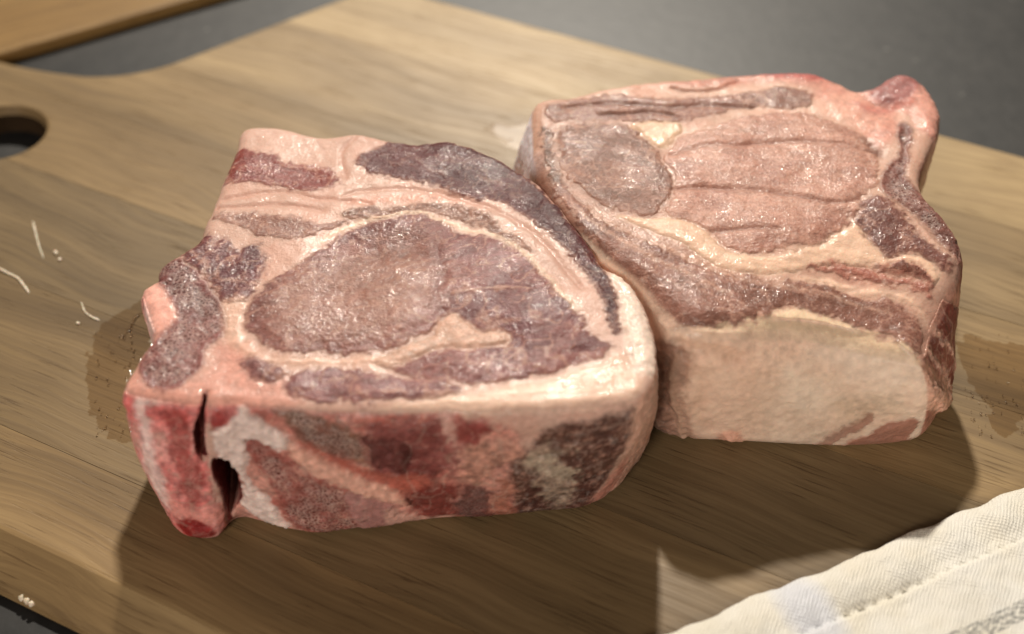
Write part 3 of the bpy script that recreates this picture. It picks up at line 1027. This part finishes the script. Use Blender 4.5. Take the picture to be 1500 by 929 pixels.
C.muscle('top', [(798, 160), (830, 150), (878, 141), (940, 143), (995, 146), (1074, 140), (1110, 134), (1150, 130), (1190, 137), (1194, 150), (1165, 160), (1115, 156), (1074, 162), (1040, 170), (1002, 178), (960, 182), (912, 177), (854, 176), (816, 180)], (150, 106, 92), c2=(132, 92, 78), fib=2, fl=0.3, h=0.0, label='long brown muscle along the back rim')
C.crease('top', [(830, 158), (900, 152), (960, 157), (1040, 155), (1100, 157)], 0.7, 0.5, (96, 64, 54), 0.5)
C.crease('top', [(880, 168), (930, 166), (990, 170)], 0.6, 0.5, (96, 64, 54), 0.4)
C.crease('top', [(985, 128), (1010, 134), (1050, 130), (1080, 118)], 0.6, 0.6, (100, 62, 54), 0.5)
C.feat('top', [(960, 112), (1090, 102), (1200, 104), (1235, 118), (1200, 128), (1110, 122), (1010, 128)], (190, 128, 112), soft=1.6, op=0.8, var=0.2, fl=0.3)
C.feat('top', [(1080, 104), (1140, 101), (1215, 106), (1225, 116), (1150, 116)], (176, 84, 80), soft=1.4, op=0.8)
C.feat('top', [(1195, 120), (1260, 132), (1300, 150), (1320, 190), (1280, 215), (1240, 180), (1205, 160)], (200, 134, 118), soft=2.4, op=0.8, c2=(214, 160, 140))
C.feat('top', [(1258, 133), (1288, 120), (1308, 108), (1338, 109), (1362, 128), (1378, 160), (1374, 200), (1345, 190), (1320, 165), (1285, 155)], (210, 152, 136), soft=1.2, h=0.9, hedge=4, grain=0.25, part='bone', label='pink bone knob on the far corner')
C.feat('top', [(1272, 134), (1300, 113), (1335, 112), (1350, 126), (1335, 146), (1310, 156), (1282, 152)], (150, 94, 92), soft=1.6, op=0.9, grain=0.5)
C.feat('top', [(1250, 150), (1290, 160), (1335, 150), (1330, 160), (1285, 170)], (184, 104, 94), soft=1.4, op=0.6)
C.muscle('top', [(816, 196), (854, 181), (912, 184), (933, 194), (954, 216), (967, 232), (980, 256), (980, 280), (960, 314), (926, 311), (885, 300), (857, 281), (830, 260), (823, 235)], (146, 104, 88), c2=(122, 82, 67), fib=-25, fl=0.2, h=0.2, hedge=4, label='grey brown muscle at the left of the eye')
C.muscle('top', [(794, 186), (806, 190), (812, 225), (820, 268), (810, 276), (801, 240)], (104, 72, 58), h=-0.4, fl=0.1)
eyeR = [(985, 206), (1010, 196), (1060, 181), (1100, 169), (1160, 166), (1200, 171), (1240, 186), (1265, 201), (1281, 216), (1288, 240), (1281, 275), (1266, 296), (1250, 321), (1225, 346), (1190, 359), (1150, 366), (1110, 370), (1085, 367), (1060, 356), (1045, 341), (1010, 326), (978, 318), (986, 280), (984, 255), (972, 232)]
C.muscle('top', eyeR, (190, 144, 127), c2=(174, 126, 110), fib=-4, fl=0.25, h=0.4, hedge=5, wet=0.8, st=(7, 1.3), label='large pale brown loin eye muscle with creases')
C.crease('top', [(985, 226), (1010, 219), (1060, 214), (1120, 211), (1190, 211), (1240, 215), (1282, 222)], 0.8, 0.45, (138, 94, 80), 0.45)
C.crease('top', [(990, 277), (1040, 276), (1080, 277), (1130, 282), (1180, 290), (1215, 298), (1262, 292)], 0.8, 0.45, (138, 94, 80), 0.45)
C.crease('top', [(1045, 340), (1090, 335), (1140, 340)], 0.8, 0.4, (130, 88, 74), 0.4)
C.crease('top', [(1265, 205), (1280, 217), (1286, 225)], 1.4, 0.4, (110, 74, 62), 0.6)
C.feat('top', [(922, 184), (952, 180), (990, 181), (1000, 192), (985, 204), (967, 218), (950, 208), (938, 196)], (218, 182, 154), soft=0.8, h=0.3, part='fat_seam')
C.muscle('top', [(806, 277), (825, 275), (850, 300), (880, 322), (930, 350), (990, 372), (1040, 396), (1085, 400), (1130, 412), (1170, 416), (1230, 427), (1290, 441), (1330, 456), (1350, 480), (1360, 512), (1330, 504), (1300, 491), (1250, 475), (1200, 458), (1160, 446), (1120, 459), (1060, 470), (1010, 470), (966, 462), (948, 440), (922, 400), (880, 366), (850, 330)], (146, 102, 88), c2=(128, 86, 72), fib=-22, fl=0.35, h=0.1, wet=0.9, label='brown outer muscle above the fat cap')
for ln in ([(860, 305), (910, 338), (970, 362), (1040, 392)], [(850, 312), (900, 348), (960, 380), (1010, 402), (1060, 428)], [(1000, 372), (1060, 400), (1140, 420), (1230, 440), (1300, 462)]):
    C.feat('top', ln, (198, 156, 136), line=True, width=0.5, soft=0.7, op=0.65, h=0.25)
C.feat('top', [(905, 316), (930, 318), (950, 321), (974, 321), (1009, 328), (1040, 345), (1060, 362), (1084, 370), (1120, 374), (1170, 368), (1215, 352), (1240, 336), (1256, 330), (1275, 358), (1300, 376), (1345, 376), (1372, 400), (1366, 420), (1330, 408), (1290, 394), (1240, 387), (1190, 394), (1130, 402), (1080, 394), (1040, 384), (1000, 356), (960, 342), (925, 328)], (226, 188, 162), soft=0.9, h=0.25, wet=0.65, grain=0.35, fib=-12, st=(12, 1.2), var=0.10, part='fat_seam', label='cream fat seam sweeping below the eye')
C.muscle('top', [(1252, 320), (1283, 288), (1314, 304), (1335, 328), (1356, 349), (1380, 369), (1396, 390), (1388, 402), (1368, 391), (1342, 374), (1314, 374), (1294, 374), (1273, 353), (1259, 336)], (130, 84, 74), c2=(112, 70, 62), fib=-40, fl=0.3, h=0.1)
C.feat('top', [(1314, 183), (1335, 187), (1336, 218), (1328, 252), (1342, 273), (1369, 300), (1392, 328), (1413, 356), (1420, 380), (1408, 402), (1397, 374), (1373, 350), (1342, 319), (1304, 291), (1290, 273), (1300, 242), (1316, 225)], (132, 84, 74), c2=(112, 66, 58), soft=0.9, pores=0.6, h=-0.4, wet=0.7, grain=0.9, part='bone', label='dark porous bone strip down the right edge')
C.crease('top', [(1310, 292), (1345, 318), (1375, 348), (1397, 372)], 0.7, 0.5, (206, 166, 146), 0.5)
C.muscle('top', [(1176, 394), (1201, 387), (1240, 385), (1272, 390), (1300, 405), (1336, 417), (1366, 428), (1361, 437), (1329, 428), (1293, 416), (1250, 405), (1204, 399)], (172, 112, 96), fib=-18, fl=0.3)
C.muscle('top', [(1279, 392), (1307, 383), (1343, 395), (1366, 416), (1366, 426), (1329, 410)], (164, 106, 90), fib=-20, fl=0.3)
C.feat('top', [(1160, 408), (1230, 412), (1300, 428), (1345, 446), (1358, 470), (1340, 452), (1290, 438), (1220, 424)], (226, 188, 164), soft=0.8, op=0.85, h=0.2)
# front face: the fat cap
C.feat('top', [(960, 466), (1010, 474), (1060, 474), (1120, 463), (1160, 450), (1200, 462), (1250, 479), (1300, 496), (1350, 515), (1360, 545), (1250, 530), (1100, 520), (960, 510)], (236, 206, 174), soft=0.8, op=0.95, grain=0.15, wet=0.5, var=0.06, warp=(1.0, 0.8), edge=0.9)
C.feat('front', [(900, 330), (1160, 330), (1380, 380), (1380, 690), (900, 690)], (240, 214, 192), soft=2, op=0.92, grain=0.12, wet=0.4, var=0.07, c2=(232, 198, 174))
C.feat('front', [(960, 470), (1080, 470), (1150, 460), (1230, 490), (1150, 530), (1040, 520), (985, 500)], (236, 198, 174), soft=4, op=0.6, grain=0.1)
C.feat('front', [(958, 528), (985, 508), (1004, 506), (1012, 522), (1002, 560), (1010, 600), (1024, 642), (990, 650), (955, 645)], (124, 86, 72), c2=(160, 120, 102), soft=1.8, op=0.9, h=-1.6, hedge=5, warp=(1.8, .8), var=0.2, grain=0.3)
C.crease('front', [(988, 520), (984, 560), (990, 600), (1000, 640)], 1.0, -0.8, (196, 164, 140), 0.5)
C.crease('front', [(1012, 515), (1030, 560), (1022, 590), (1040, 620)], 1.4, 0.5, (196, 156, 128), 0.3)
C.crease('front', [(1000, 502), (1040, 500), (1080, 515)], 1.3, 0.7, (190, 146, 118), 0.4)
C.dent('front', (1030, 485), 3.0, -0.9, 1.4)
C.dent('front', (1075, 480), 3.0, -0.8, 1.3)
C.feat('front', [(1052, 628), (1080, 625), (1088, 644), (1060, 650)], (222, 146, 124), soft=1.0, op=0.9, h=1.0, hedge=3, wet=0.8)
C.feat('front', [(1174, 664), (1197, 637), (1229, 612), (1272, 588), (1276, 598), (1251, 616), (1222, 637), (1209, 664)], (168, 122, 104), soft=0.9, op=0.95, h=-0.2, fib=35, grain=0.3, part='muscle', label='brown meat stripe in the fat cap')
C.feat('front', [(1217, 664), (1240, 635), (1265, 623), (1293, 605), (1341, 602), (1331, 630), (1324, 660)], (172, 120, 102), soft=0.9, op=0.95, h=-0.2, fib=35, grain=0.3, part='muscle')
C.feat('front', [(1000, 520), (1090, 500), (1130, 560), (1120, 650), (1020, 655)], (232, 190, 164), soft=8, op=0.55, var=0.05)
C.feat('front', [(1100, 560), (1180, 540), (1240, 570), (1200, 640), (1120, 650)], (222, 200, 178), soft=8, op=0.5, var=0.05)
C.feat('front', [(1222, 575), (1290, 560), (1320, 580), (1280, 590), (1240, 600)], (196, 168, 140), soft=4, op=0.5)
# right face
C.feat('right', [(1350, 440), (1425, 350), (1425, 560), (1350, 660)], (204, 146, 124), soft=2, op=0.85, grain=0.4)
C.feat('right', [(1381, 420), (1400, 380), (1420, 360), (1420, 510), (1400, 530), (1384, 560)], (122, 58, 50), c2=(146, 80, 68), soft=1.2, op=0.95, grain=0.8, wet=0.7, fl=0.45, vein=0.5, fib=80, part='muscle', label='red meat on the side of the chop')
C.feat('right', [(1357, 520), (1362, 470), (1369, 480), (1366, 560), (1362, 612), (1356, 610)], (160, 106, 90), soft=0.8, op=0.9, grain=0.4)
for x_ in (1368, 1376, 1388, 1398):
    C.feat('right', [(x_, 430), (x_ + 3, 480), (x_ - 2, 540), (x_ - 4, 600)], (218, 172, 150), line=True, width=0.7, soft=0.8, op=0.75, h=0.4, warp=(1.6, 1.0))
C.feat('right', [(1372, 560), (1385, 560), (1388, 590), (1372, 606), (1362, 590)], (220, 170, 146), soft=1.0, op=0.9, h=1.2, hedge=3, warp=(1.2, .8))
rootR = empty('pork_chop')
tag(rootR, 'raw pork chop with a thick cream fat cap facing the towel', 'pork chop')
C.build(rootR, 'cream and pale pink fat', rough=0.22)

# ------------------------------------------------------------------ towel
def towel_material():
    N = NT('cotton_weave')
    uv = N.n('ShaderNodeUVMap', uv_map='UVMap').outputs[0]      # millimetres along / across
    sx = N.n('ShaderNodeSeparateXYZ')
    N.put(sx.inputs[0], uv)
    wob = N.math('MULTIPLY', N.math('SUBTRACT', N.noise(uv, 0.35, 2), 0.5), 0.5)
    k = 2 * math.pi / 1.0
    a = N.math('SINE', N.math('MULTIPLY', N.math('ADD', sx.outputs[0], wob), k))
    b = N.math('SINE', N.math('MULTIPLY', N.math('ADD', sx.outputs[1], wob), k * 1.15))
    w = N.math('MULTIPLY', a, b)
    fz = N.noise(uv, 3.5, 4, 0.7)
    base = N.ramp(N.noise(uv, 0.055, 3), (0.35, (0.82, 0.77, 0.65)), (0.6, (0.88, 0.86, 0.80)))
    c = N.mix(N.maprange(w, -1, 1, 0.15, 0.0), base, (0.45, 0.40, 0.30, 1))
    c = N.mix(N.maprange(fz, 0.4, 0.75, 0, 0.2), c, (0.9, 0.88, 0.8, 1))
    # the grey dashed stripe woven parallel to the hem
    st = N.math('MULTIPLY', N.math('GREATER_THAN', sx.outputs[1], STRIPE[0]), N.math('LESS_THAN', sx.outputs[1], STRIPE[1]))
    ds = N.maprange(N.noise(N.mapping(uv, (0.9, 1.6, 1)), 1.0, 3, 0.7), 0.42, 0.58)
    c = N.mix(N.math('MULTIPLY', N.math('MULTIPLY', st, ds), 0.85), c, (0.20, 0.20, 0.19, 1))
    # bluish light reflection painted into the cloth colour
    dx = N.math('DIVIDE', N.math('SUBTRACT', sx.outputs[0], BLUE[0]), 5.5)
    dy = N.math('DIVIDE', N.math('SUBTRACT', sx.outputs[1], BLUE[1]), 13.0)
    r2 = N.math('ADD', N.math('MULTIPLY', dx, dx), N.math('MULTIPLY', dy, dy))
    c = N.mix(N.math('MULTIPLY', N.maprange(N.math('ADD', r2, N.math('MULTIPLY', fz, 0.5)), 0.5, 1.4, 1, 0), 0.7), c, (0.70, 0.73, 0.82, 1))
    N.put(N.b.inputs['Base Color'], c)
    N.b.inputs['Roughness'].default_value = 0.9
    N.b.inputs['Specular IOR Level'].default_value = 0.15
    N.b.inputs['Sheen Weight'].default_value = 0.25
    N.put(N.b.inputs['Normal'], N.bump(N.math('ADD', w, N.math('MULTIPLY', fz, 1.6)), 0.7, 0.0002))
    return N.m


TA = un((958, 931), 3)[:2]
TB = un((1497, 711), 3)[:2]
td = (TB - TA) / np.linalg.norm(TB - TA)
tnv = np.array([td[1], -td[0]])           # inward (toward the viewer's right)


def tow_uv(px):
    p = un(px, 5)[:2] - TA
    return p @ td, p @ tnv


s1, s2 = tow_uv((1440, 912)), tow_uv((1492, 878))
sb = (tow_uv((1420, 926))[1] + tow_uv((1495, 886))[1]) / 2
STRIPE = (sb - 1.6, sb + 1.9)
BLUE = tow_uv((1190, 890))
print('towel', STRIPE, BLUE)
ua = np.arange(-34, 132, 0.45)
ub = np.concatenate([np.arange(0, 14, 0.3), np.arange(14, 64, 0.5)])
A, B = np.meshgrid(ua, ub, indexing='ij')
p3 = np.stack([A.ravel(), B.ravel(), 0 * A.ravel()], 1)
pucker = fbm(np.stack([A.ravel() * 0.11, B.ravel() * 0.05, 0 * A.ravel()], 1), 2, 301)
pk2 = np.sin(A.ravel() * 2 * math.pi / 11.5 + 2.0 * pucker)
bb = B.ravel()
hem = np.sqrt(np.clip(1 - ((bb - 5.2) / 5.4) ** 2, 0, 1))
z = 0.9 + hem * (2.9 + 0.4 * pk2 + 0.6 * pucker)
flat = 3.7 + 1.6 * fbm(p3 * 0.045, 2, 305) + 0.35 * fbm(p3 * 0.16, 2, 306) + 0.012 * (bb - 10) * (bb > 10)
w = sstep(8.4, 11.5, bb)
z = z * (1 - w) + flat * w
z -= 0.9 * np.exp(-((bb - 10.6) / 0.7) ** 2)
stitch = np.exp(-((bb - 10.6) / 0.45) ** 2) * (np.sin(A.ravel() * 2 * math.pi / 3.2) > -0.2)
z += 0.45 * stitch
edge = (0.3 * pk2 + 0.9 * pucker) * (1 - sstep(0, 12, bb))
sag = 0.6 * fbm(p3 * 0.6, 2, 307) * 0.35
X = TA[0] + td[0] * A.ravel() + tnv[0] * (bb + edge)
Y = TA[1] + td[1] * A.ravel() + tnv[1] * (bb + edge)
Zt = z + sag
nA, nB = len(ua), len(ub)
top = np.stack([X, Y, Zt], 1)
botm = np.stack([X, Y, np.full_like(X, 0.35)], 1)
idx = np.arange(nA * nB).reshape(nA, nB)
q = np.stack([idx[:-1, :-1], idx[1:, :-1], idx[1:, 1:], idx[:-1, 1:]], -1).reshape(-1, 4)
loop = np.concatenate([idx[:, 0], idx[-1, 1:], idx[-2::-1, -1], idx[0, -2:0:-1]])
l2 = np.roll(loop, -1)
wl = np.stack([loop, loop + nA * nB, l2 + nA * nB, l2], 1)
FF = np.concatenate([q[:, ::-1], q + nA * nB, wl])
tw = mesh_np('kitchen_towel', np.concatenate([top, botm]) * 0.001, FF, None)
uvl = tw.data.uv_layers.new(name='UVMap')
UV = np.concatenate([np.stack([A.ravel(), bb], 1)] * 2)
uvl.data.foreach_set('uv', UV[FF.ravel()].astype(np.float32).ravel())
tw.data.materials.append(towel_material())
bmx = bmesh.new()
bmx.from_mesh(tw.data)
bmesh.ops.recalc_face_normals(bmx, faces=bmx.faces)
bmx.to_mesh(tw.data)
bmx.free()
tag(tw, 'cream cotton towel with a thick hem and a grey stripe on the board', 'towel')


# ------------------------------------------------------------------ juice on the board
def juice_material(rough=0.08):
    N = NT('meat_juice')
    tr = N.n('ShaderNodeBsdfTransparent')
    tr.inputs[0].default_value = (0.88, 0.83, 0.77, 1)
    gl = N.n('ShaderNodeBsdfGlossy')
    gl.inputs['Roughness'].default_value = rough
    co = N.n('ShaderNodeTexCoord').outputs['Object']
    bp = N.bump(N.noise(co, 260, 2), 0.2, 0.0006)
    ge = N.n('ShaderNodeNewGeometry')
    dt = N.n('ShaderNodeVectorMath', operation='DOT_PRODUCT')
    N.put(dt.inputs[0], ge.outputs['Normal'])
    N.put(dt.inputs[1], ge.outputs['Incoming'])
    gz = N.math('POWER', N.math('SUBTRACT', 1.0, N.math('ABSOLUTE', dt.outputs['Value'])), 5.0)
    fr = N.math('ADD', 0.022, N.math('MULTIPLY', gz, 0.6))
    mx = N.n('ShaderNodeMixShader')
    N.put(mx.inputs[0], fr)
    N.put(mx.inputs[1], tr.outputs[0])
    N.put(mx.inputs[2], gl.outputs[0])
    N.put(N.out.inputs['Surface'], mx.outputs[0])
    return N.m


def drop_material():
    N = NT('clear_drop')
    N.put(N.b.inputs['Base Color'], (0.85, 0.75, 0.65, 1))
    N.b.inputs['Roughness'].default_value = 0.05
    N.b.inputs['Transmission Weight'].default_value = 1.0
    N.b.inputs['IOR'].default_value = 1.34
    return N.m


JU, JW, DR = juice_material(), juice_material(0.34), drop_material()


def puddle(pxs, seed, label, drops, name='juice_puddle', h=0.35, mat=None):
    P = catmull(np.array([un(p, 0)[:2] for p in pxs]), 8)
    lo, hi = P.min(0) - 1, P.max(0) + 1
    g = 0.35
    xs, ys = np.arange(lo[0], hi[0], g), np.arange(lo[1], hi[1], g)
    XX, YY = np.meshgrid(xs, ys, indexing='ij')
    q = np.stack([XX.ravel(), YY.ravel()], 1)
    q3 = np.stack([q[:, 0], q[:, 1], 0 * q[:, 0]], 1)
    d = sdf_poly(q + 0.8 * np.stack([fbm(q3 * 0.5, 2, seed), fbm(q3 * 0.5, 2, seed + 1)], 1), P)
    d = d - 0.7 * np.clip(fbm(q3 * 0.28, 2, seed + 3), 0, 1) * 4
    z = 0.08 + h * sstep(-0.1, 1.6, d) + (0.05 if mat is None else 0.008) * fbm(q3 * 0.8, 2, seed + 2)
    idx = np.arange(len(q)).reshape(len(xs), len(ys))
    f = np.stack([idx[:-1, :-1], idx[1:, :-1], idx[1:, 1:], idx[:-1, 1:]], -1).reshape(-1, 4)
    f = f[(d > -0.25)[f].all(1)]
    used, inv = np.unique(f, return_inverse=True)
    f = inv.reshape(-1, 4)
    V = np.stack([q[used, 0], q[used, 1], np.where(d[used] > 0, z[used], 0.08)], 1)
    o = mesh_np(name, V * 0.001, f, mat or JU)
    tag(o, label, 'juice')
    # bubbles and beads sitting in the film: one joined part
    bm = bmesh.new()
    r = random.Random(seed)
    for (px, py, rad) in drops:
        p = un((px, py), 0)
        bmesh.ops.create_icosphere(bm, subdivisions=2, radius=rad, matrix=Matrix.Translation((p[0], p[1], 0.25 + rad * 0.15)) @ Matrix.Diagonal((1, 1, 0.6 + 0.2 * r.random(), 1)))
    for v in bm.verts:
        v.co *= 0.001
    for fc in bm.faces:
        fc.smooth = True
    me = bpy.data.meshes.new('bubbles')
    bm.to_mesh(me)
    bm.free()
    b = bpy.data.objects.new('bubbles', me)
    col.objects.link(b)
    b.parent = o
    b['kind'] = 'stuff'
    me.materials.append(DR)
    return o


R_ = random.Random(5)
chain = [(222 - 12, 458, .35), (203, 462, .4), (198, 467, .45), (195, 473, .4), (192, 479, .45), (191, 486, .4), (193, 493, .35), (193, 503, .3), (197, 515, .3), (196, 524, .3), (180, 495, .35), (177, 493, .3), (183, 492, .25)]
left_drops = chain + [(R_.uniform(140, 195), R_.uniform(480, 640), R_.uniform(.12, .3)) for _ in range(40)]
puddle([(215, 430), (190, 450), (165, 462), (145, 480), (130, 510), (128, 550), (132, 600), (150, 640), (175, 655), (200, 640), (200, 580), (215, 530), (235, 490)], 401, 'thin wet meat juice with bubbles beside the porous bone corner', left_drops)
right_drops = [(R_.uniform(1412, 1500), R_.uniform(490, 640), R_.uniform(.10, .24)) for _ in range(60)]
puddle([(1398, 500), (1412, 488), (1450, 500), (1500, 505), (1540, 530), (1530, 580), (1500, 625), (1470, 640), (1452, 620), (1440, 585), (1420, 560), (1405, 530)], 433, 'patchy wet juice beads on the board beside the cream fat chop', right_drops, h=0.10)
puddle([(712, 186), (745, 178), (790, 182), (800, 212), (772, 222), (730, 208)], 455, 'shiny wet patch on the board behind the gap between the chops', [(712, 190, .3), (748, 206, .35)], h=0.15, mat=JW)


# ------------------------------------------------------------------ scraps of fat on the board
def fat_scrap_material():
    N = NT('fat_scrap')
    co = N.n('ShaderNodeTexCoord').outputs['Object']
    N.put(N.b.inputs['Base Color'], N.ramp(N.noise(co, 900, 2), (0.3, (0.55, 0.45, 0.32)), (0.7, (0.78, 0.68, 0.54))))
    N.b.inputs['Roughness'].default_value = 0.35
    N.b.inputs['Subsurface Weight'].default_value = 0.2
    N.b.inputs['Subsurface Scale'].default_value = 0.001
    return N.m


FS = fat_scrap_material()


def shred(pxs, r0, r1, label, flat=0.6):
    P = catmull(np.array([un(p, 0)[:2] for p in pxs]), 8, closed=False)
    n = len(P)
    V, FF = [], []
    m = 8
    T_ = np.gradient(P, axis=0)
    T_ /= np.linalg.norm(T_, axis=1)[:, None]
    for k in range(n):
        s = k / (n - 1)
        r = (r0 * (1 - s) + r1 * s) * (1 + 0.08 * math.sin(k * 1.3)) * min(1, 0.3 + 6 * s, 0.3 + 6 * (1 - s))
        nx = np.array([-T_[k, 1], T_[k, 0]])
        for j in range(m):
            a = 2 * math.pi * j / m
            V.append((P[k, 0] + nx[0] * math.cos(a) * r, P[k, 1] + nx[1] * math.cos(a) * r, max(0.03, r * flat * (1 + math.sin(a)))))
    for k in range(n - 1):
        for j in range(m):
            FF.append((k * m + j, k * m + (j + 1) % m, (k + 1) * m + (j + 1) % m, (k + 1) * m + j))
    o = mesh_np('fat_shred', np.array(V) * 0.001, np.array(FF), FS)
    bmx = bmesh.new()
    bmx.from_mesh(o.data)
    bmesh.ops.holes_fill(bmx, edges=[e for e in bmx.edges if e.is_boundary], sides=0)
    bmesh.ops.recalc_face_normals(bmx, faces=bmx.faces)
    bmx.to_mesh(o.data)
    bmx.free()
    tag(o, label, 'fat shred', 'fat scraps left of the front chop')
    return o


shred([(-6, 391), (10, 400), (26, 408), (36, 420), (43, 430)], 0.34, 0.3, 'thick curved white fat shred lying alone on the board')
shred([(48, 324), (52, 340), (57, 360), (64, 379)], 0.28, 0.16, 'straight thin fat strand with a blunt white end near the handle')
shred([(119, 442), (124, 456), (133, 464), (146, 470)], 0.14, 0.3, 'tiny bent fat shred next to the wet juice')
shred([(80, 369), (82, 371), (84, 373)], 0.45, 0.4, 'white fat crumb, upper of the pair beside the thin strand')
shred([(87, 380), (88, 381), (90, 382)], 0.4, 0.4, 'white fat crumb, lower of the pair beside the thin strand')
shred([(112, 474), (114, 474), (117, 475)], 0.35, 0.35, 'faint fat crumb just below the tiny bent shred')


def crumb():
    bm = bmesh.new()
    p = un((42, 884), -7)
    r = random.Random(3)
    for k in range(3):
        M = Matrix.Translation((p[0] + (k - 1) * 1.1, p[1] - (k - 1) * 0.8, -6.4 + 0.2 * k))
        bmesh.ops.create_icosphere(bm, subdivisions=2, radius=0.9 - 0.15 * k, matrix=M)
    for v in bm.verts:
        v.co += Vector((r.uniform(-.15, .15), r.uniform(-.15, .15), r.uniform(-.15, .15)))
        v.co *= 0.001
    for fc in bm.faces:
        fc.smooth = True
    me = bpy.data.meshes.new('white_crumb')
    bm.to_mesh(me)
    bm.free()
    o = bpy.data.objects.new('white_crumb', me)
    col.objects.link(o)
    me.materials.append(FS)
    tag(o, 'shiny white crumb stuck on the near edge of the board', 'crumb')


crumb()

print('tris', sum(len(o.data.loops) - 2 * len(o.data.polygons) for o in sc.objects if o.type == 'MESH'))
